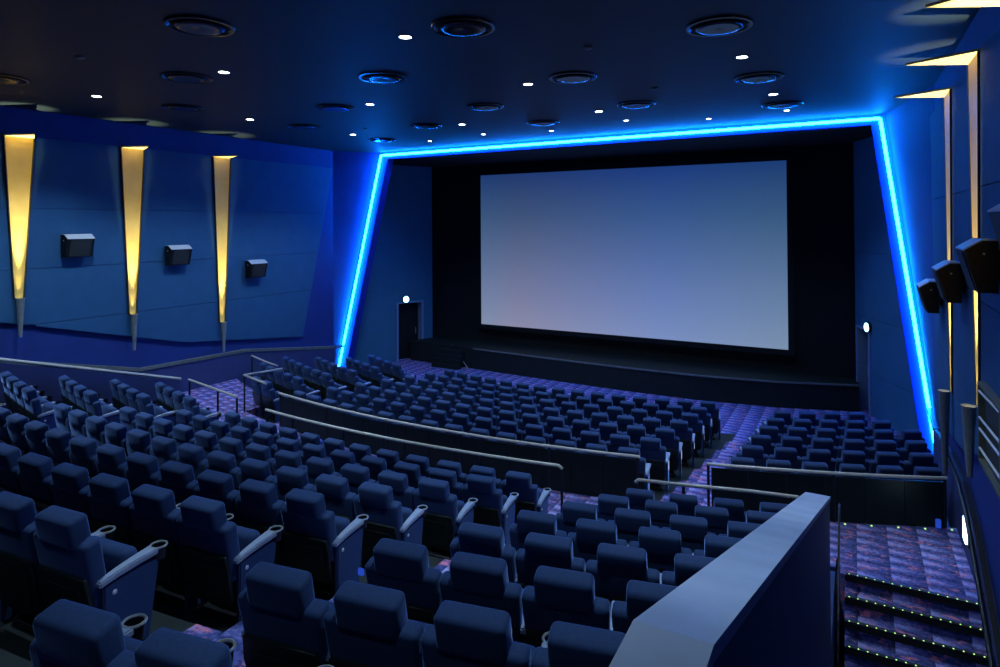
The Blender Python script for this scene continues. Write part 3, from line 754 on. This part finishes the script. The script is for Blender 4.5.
def place(block, rows, rowdesc, group, kind, seq_from):
    """rows: list of (R, z, s_first, n, opts)"""
    cnt = 0
    for k, (R, z, s0, n, opt) in enumerate(rows):
        S = [s0 + PT * i for i in range(n)]
        keep = []
        for i, s in enumerate(S):
            px, py, w = proj(P3(R, s, z + .9))
            if w > .5 and -45 < px < 1040 and py < 700: keep.append(i)
        if not keep: continue
        for i in keep:
            j = (i - keep[0] + 1) if seq_from == 'left' else (keep[-1] - i + 1)
            total = len(keep)
            place_w = '%s from %s' % (ordw(j), 'left' if seq_from == 'left' else 'right')
            lab = 'navy seat %s, %s, %s' % (place_w, rowdesc(k), block)
            w = proj(P3(R, S[i], z + .9))[2]; left = (i == 0); right = (i == n - 1)
            lt = None
            if right and 'lr' in opt: lt = 'r'
            if left and 'll' in opt: lt = 'l'
            seat(R, S[i], z, 'near' if kind == 'near' and (right or w < 5.5 and block[0] != 'b') or w < 3.6 else 'far', left, lt, right and 'b' in opt, lab, group); cnt += 1
    return cnt
tot = 0
# rear centre
rows = [(RB0 + RBD * k, FZ + RBZ * k, -2.95 - .02 * k, 12, 'b') for k in range(8)]
rows = [(R, z, e - PT * 11, 12, o) for (R, z, s, n, o), e in zip(rows, [3.17, 3.13, 3.07, 3.02, 3.02, 2.94, 2.87, 2.8])]
tot += place('rear centre block', rows, lambda k: '%s row behind cross aisle' % ordw(k + 1), 'rear centre cinema seats', 'near', 'right')
# rear right
st = [4.89, 4.86, 4.82, 4.79, 4.77, 4.73, 4.68, 4.62]
rows = [(RB0 + .04 + RBD * k, FZ + RBZ * k, st[k], n, '') for k, n in enumerate([4, 4, 4, 4, 4, 4, 4, 3])]
tot += place('block left of the parapet', rows, lambda k: '%s row behind cross aisle' % ordw(k + 1), 'rear right cinema seats', 'near', 'left')
# rear left
rows = [(RB0 - .03 + RBD * k, FZ + RBZ * k, -4.74 - PT * 3 - .005 * k, 4, 'b') for k in range(5)]
tot += place('block by the left barrier wall', rows, lambda k: '%s row behind cross aisle' % ordw(k + 1), 'rear left cinema seats', 'near', 'right')
# front centre
E_ = [4.03, 4.12, 4.13, 4.17, 4.18, 4.17, 4.19]
rows = [(RF0 - RFD * k, F1Z - RFZ * k, E_[k] - PT * 14, 15, 'lr' if 0 < k < 6 else '') for k in range(7)]
tot += place('front centre block', rows, lambda k: '%s row from cross aisle' % ordw(k + 1), 'front centre cinema seats', 'far', 'right')
# front right
gs = [5.81, 5.84, 5.87, 5.91, 5.95, 6.01]
gn = [6, 6, 6, 6, 5, 4]
rows = [(RF0 - .18 - .965 * k, F1Z - .055 - .112 * k, gs[k], gn[k], 'll' if k in (2, 3) else '') for k in range(6)]
tot += place('front right block', rows, lambda k: '%s row from cross aisle' % ordw(k + 1), 'front right cinema seats', 'far', 'left')
# front left
hn = [2, 5, 6, 5, 4, 4]
rows = [(RF0 - RFD * k, F1Z - RFZ * k, -5.3 - PT * (hn[k] - 1), hn[k], '') for k in range(6)]
tot += place('front left block', rows, lambda k: '%s row from cross aisle' % ordw(k + 1), 'front left cinema seats', 'far', 'right')
for t in PROT.values():
    for a in list(t.children):
        for b in list(a.children): bpy.data.objects.remove(b)
        bpy.data.objects.remove(a)
    bpy.data.objects.remove(t)
print('SEATS', tot)

# world: nearly black
w = bpy.data.worlds.new('world'); sc.world = w; w.use_nodes = True
w.node_tree.nodes['Background'].inputs[0].default_value = (.01, .02, .05, 1); w.node_tree.nodes['Background'].inputs[1].default_value = .3
sc.cycles.use_denoising = True
sc.cycles.max_bounces = 6; sc.cycles.diffuse_bounces = 4; sc.cycles.glossy_bounces = 3
sc.cycles.sample_clamp_indirect = 4
sc.cycles.use_light_tree = True
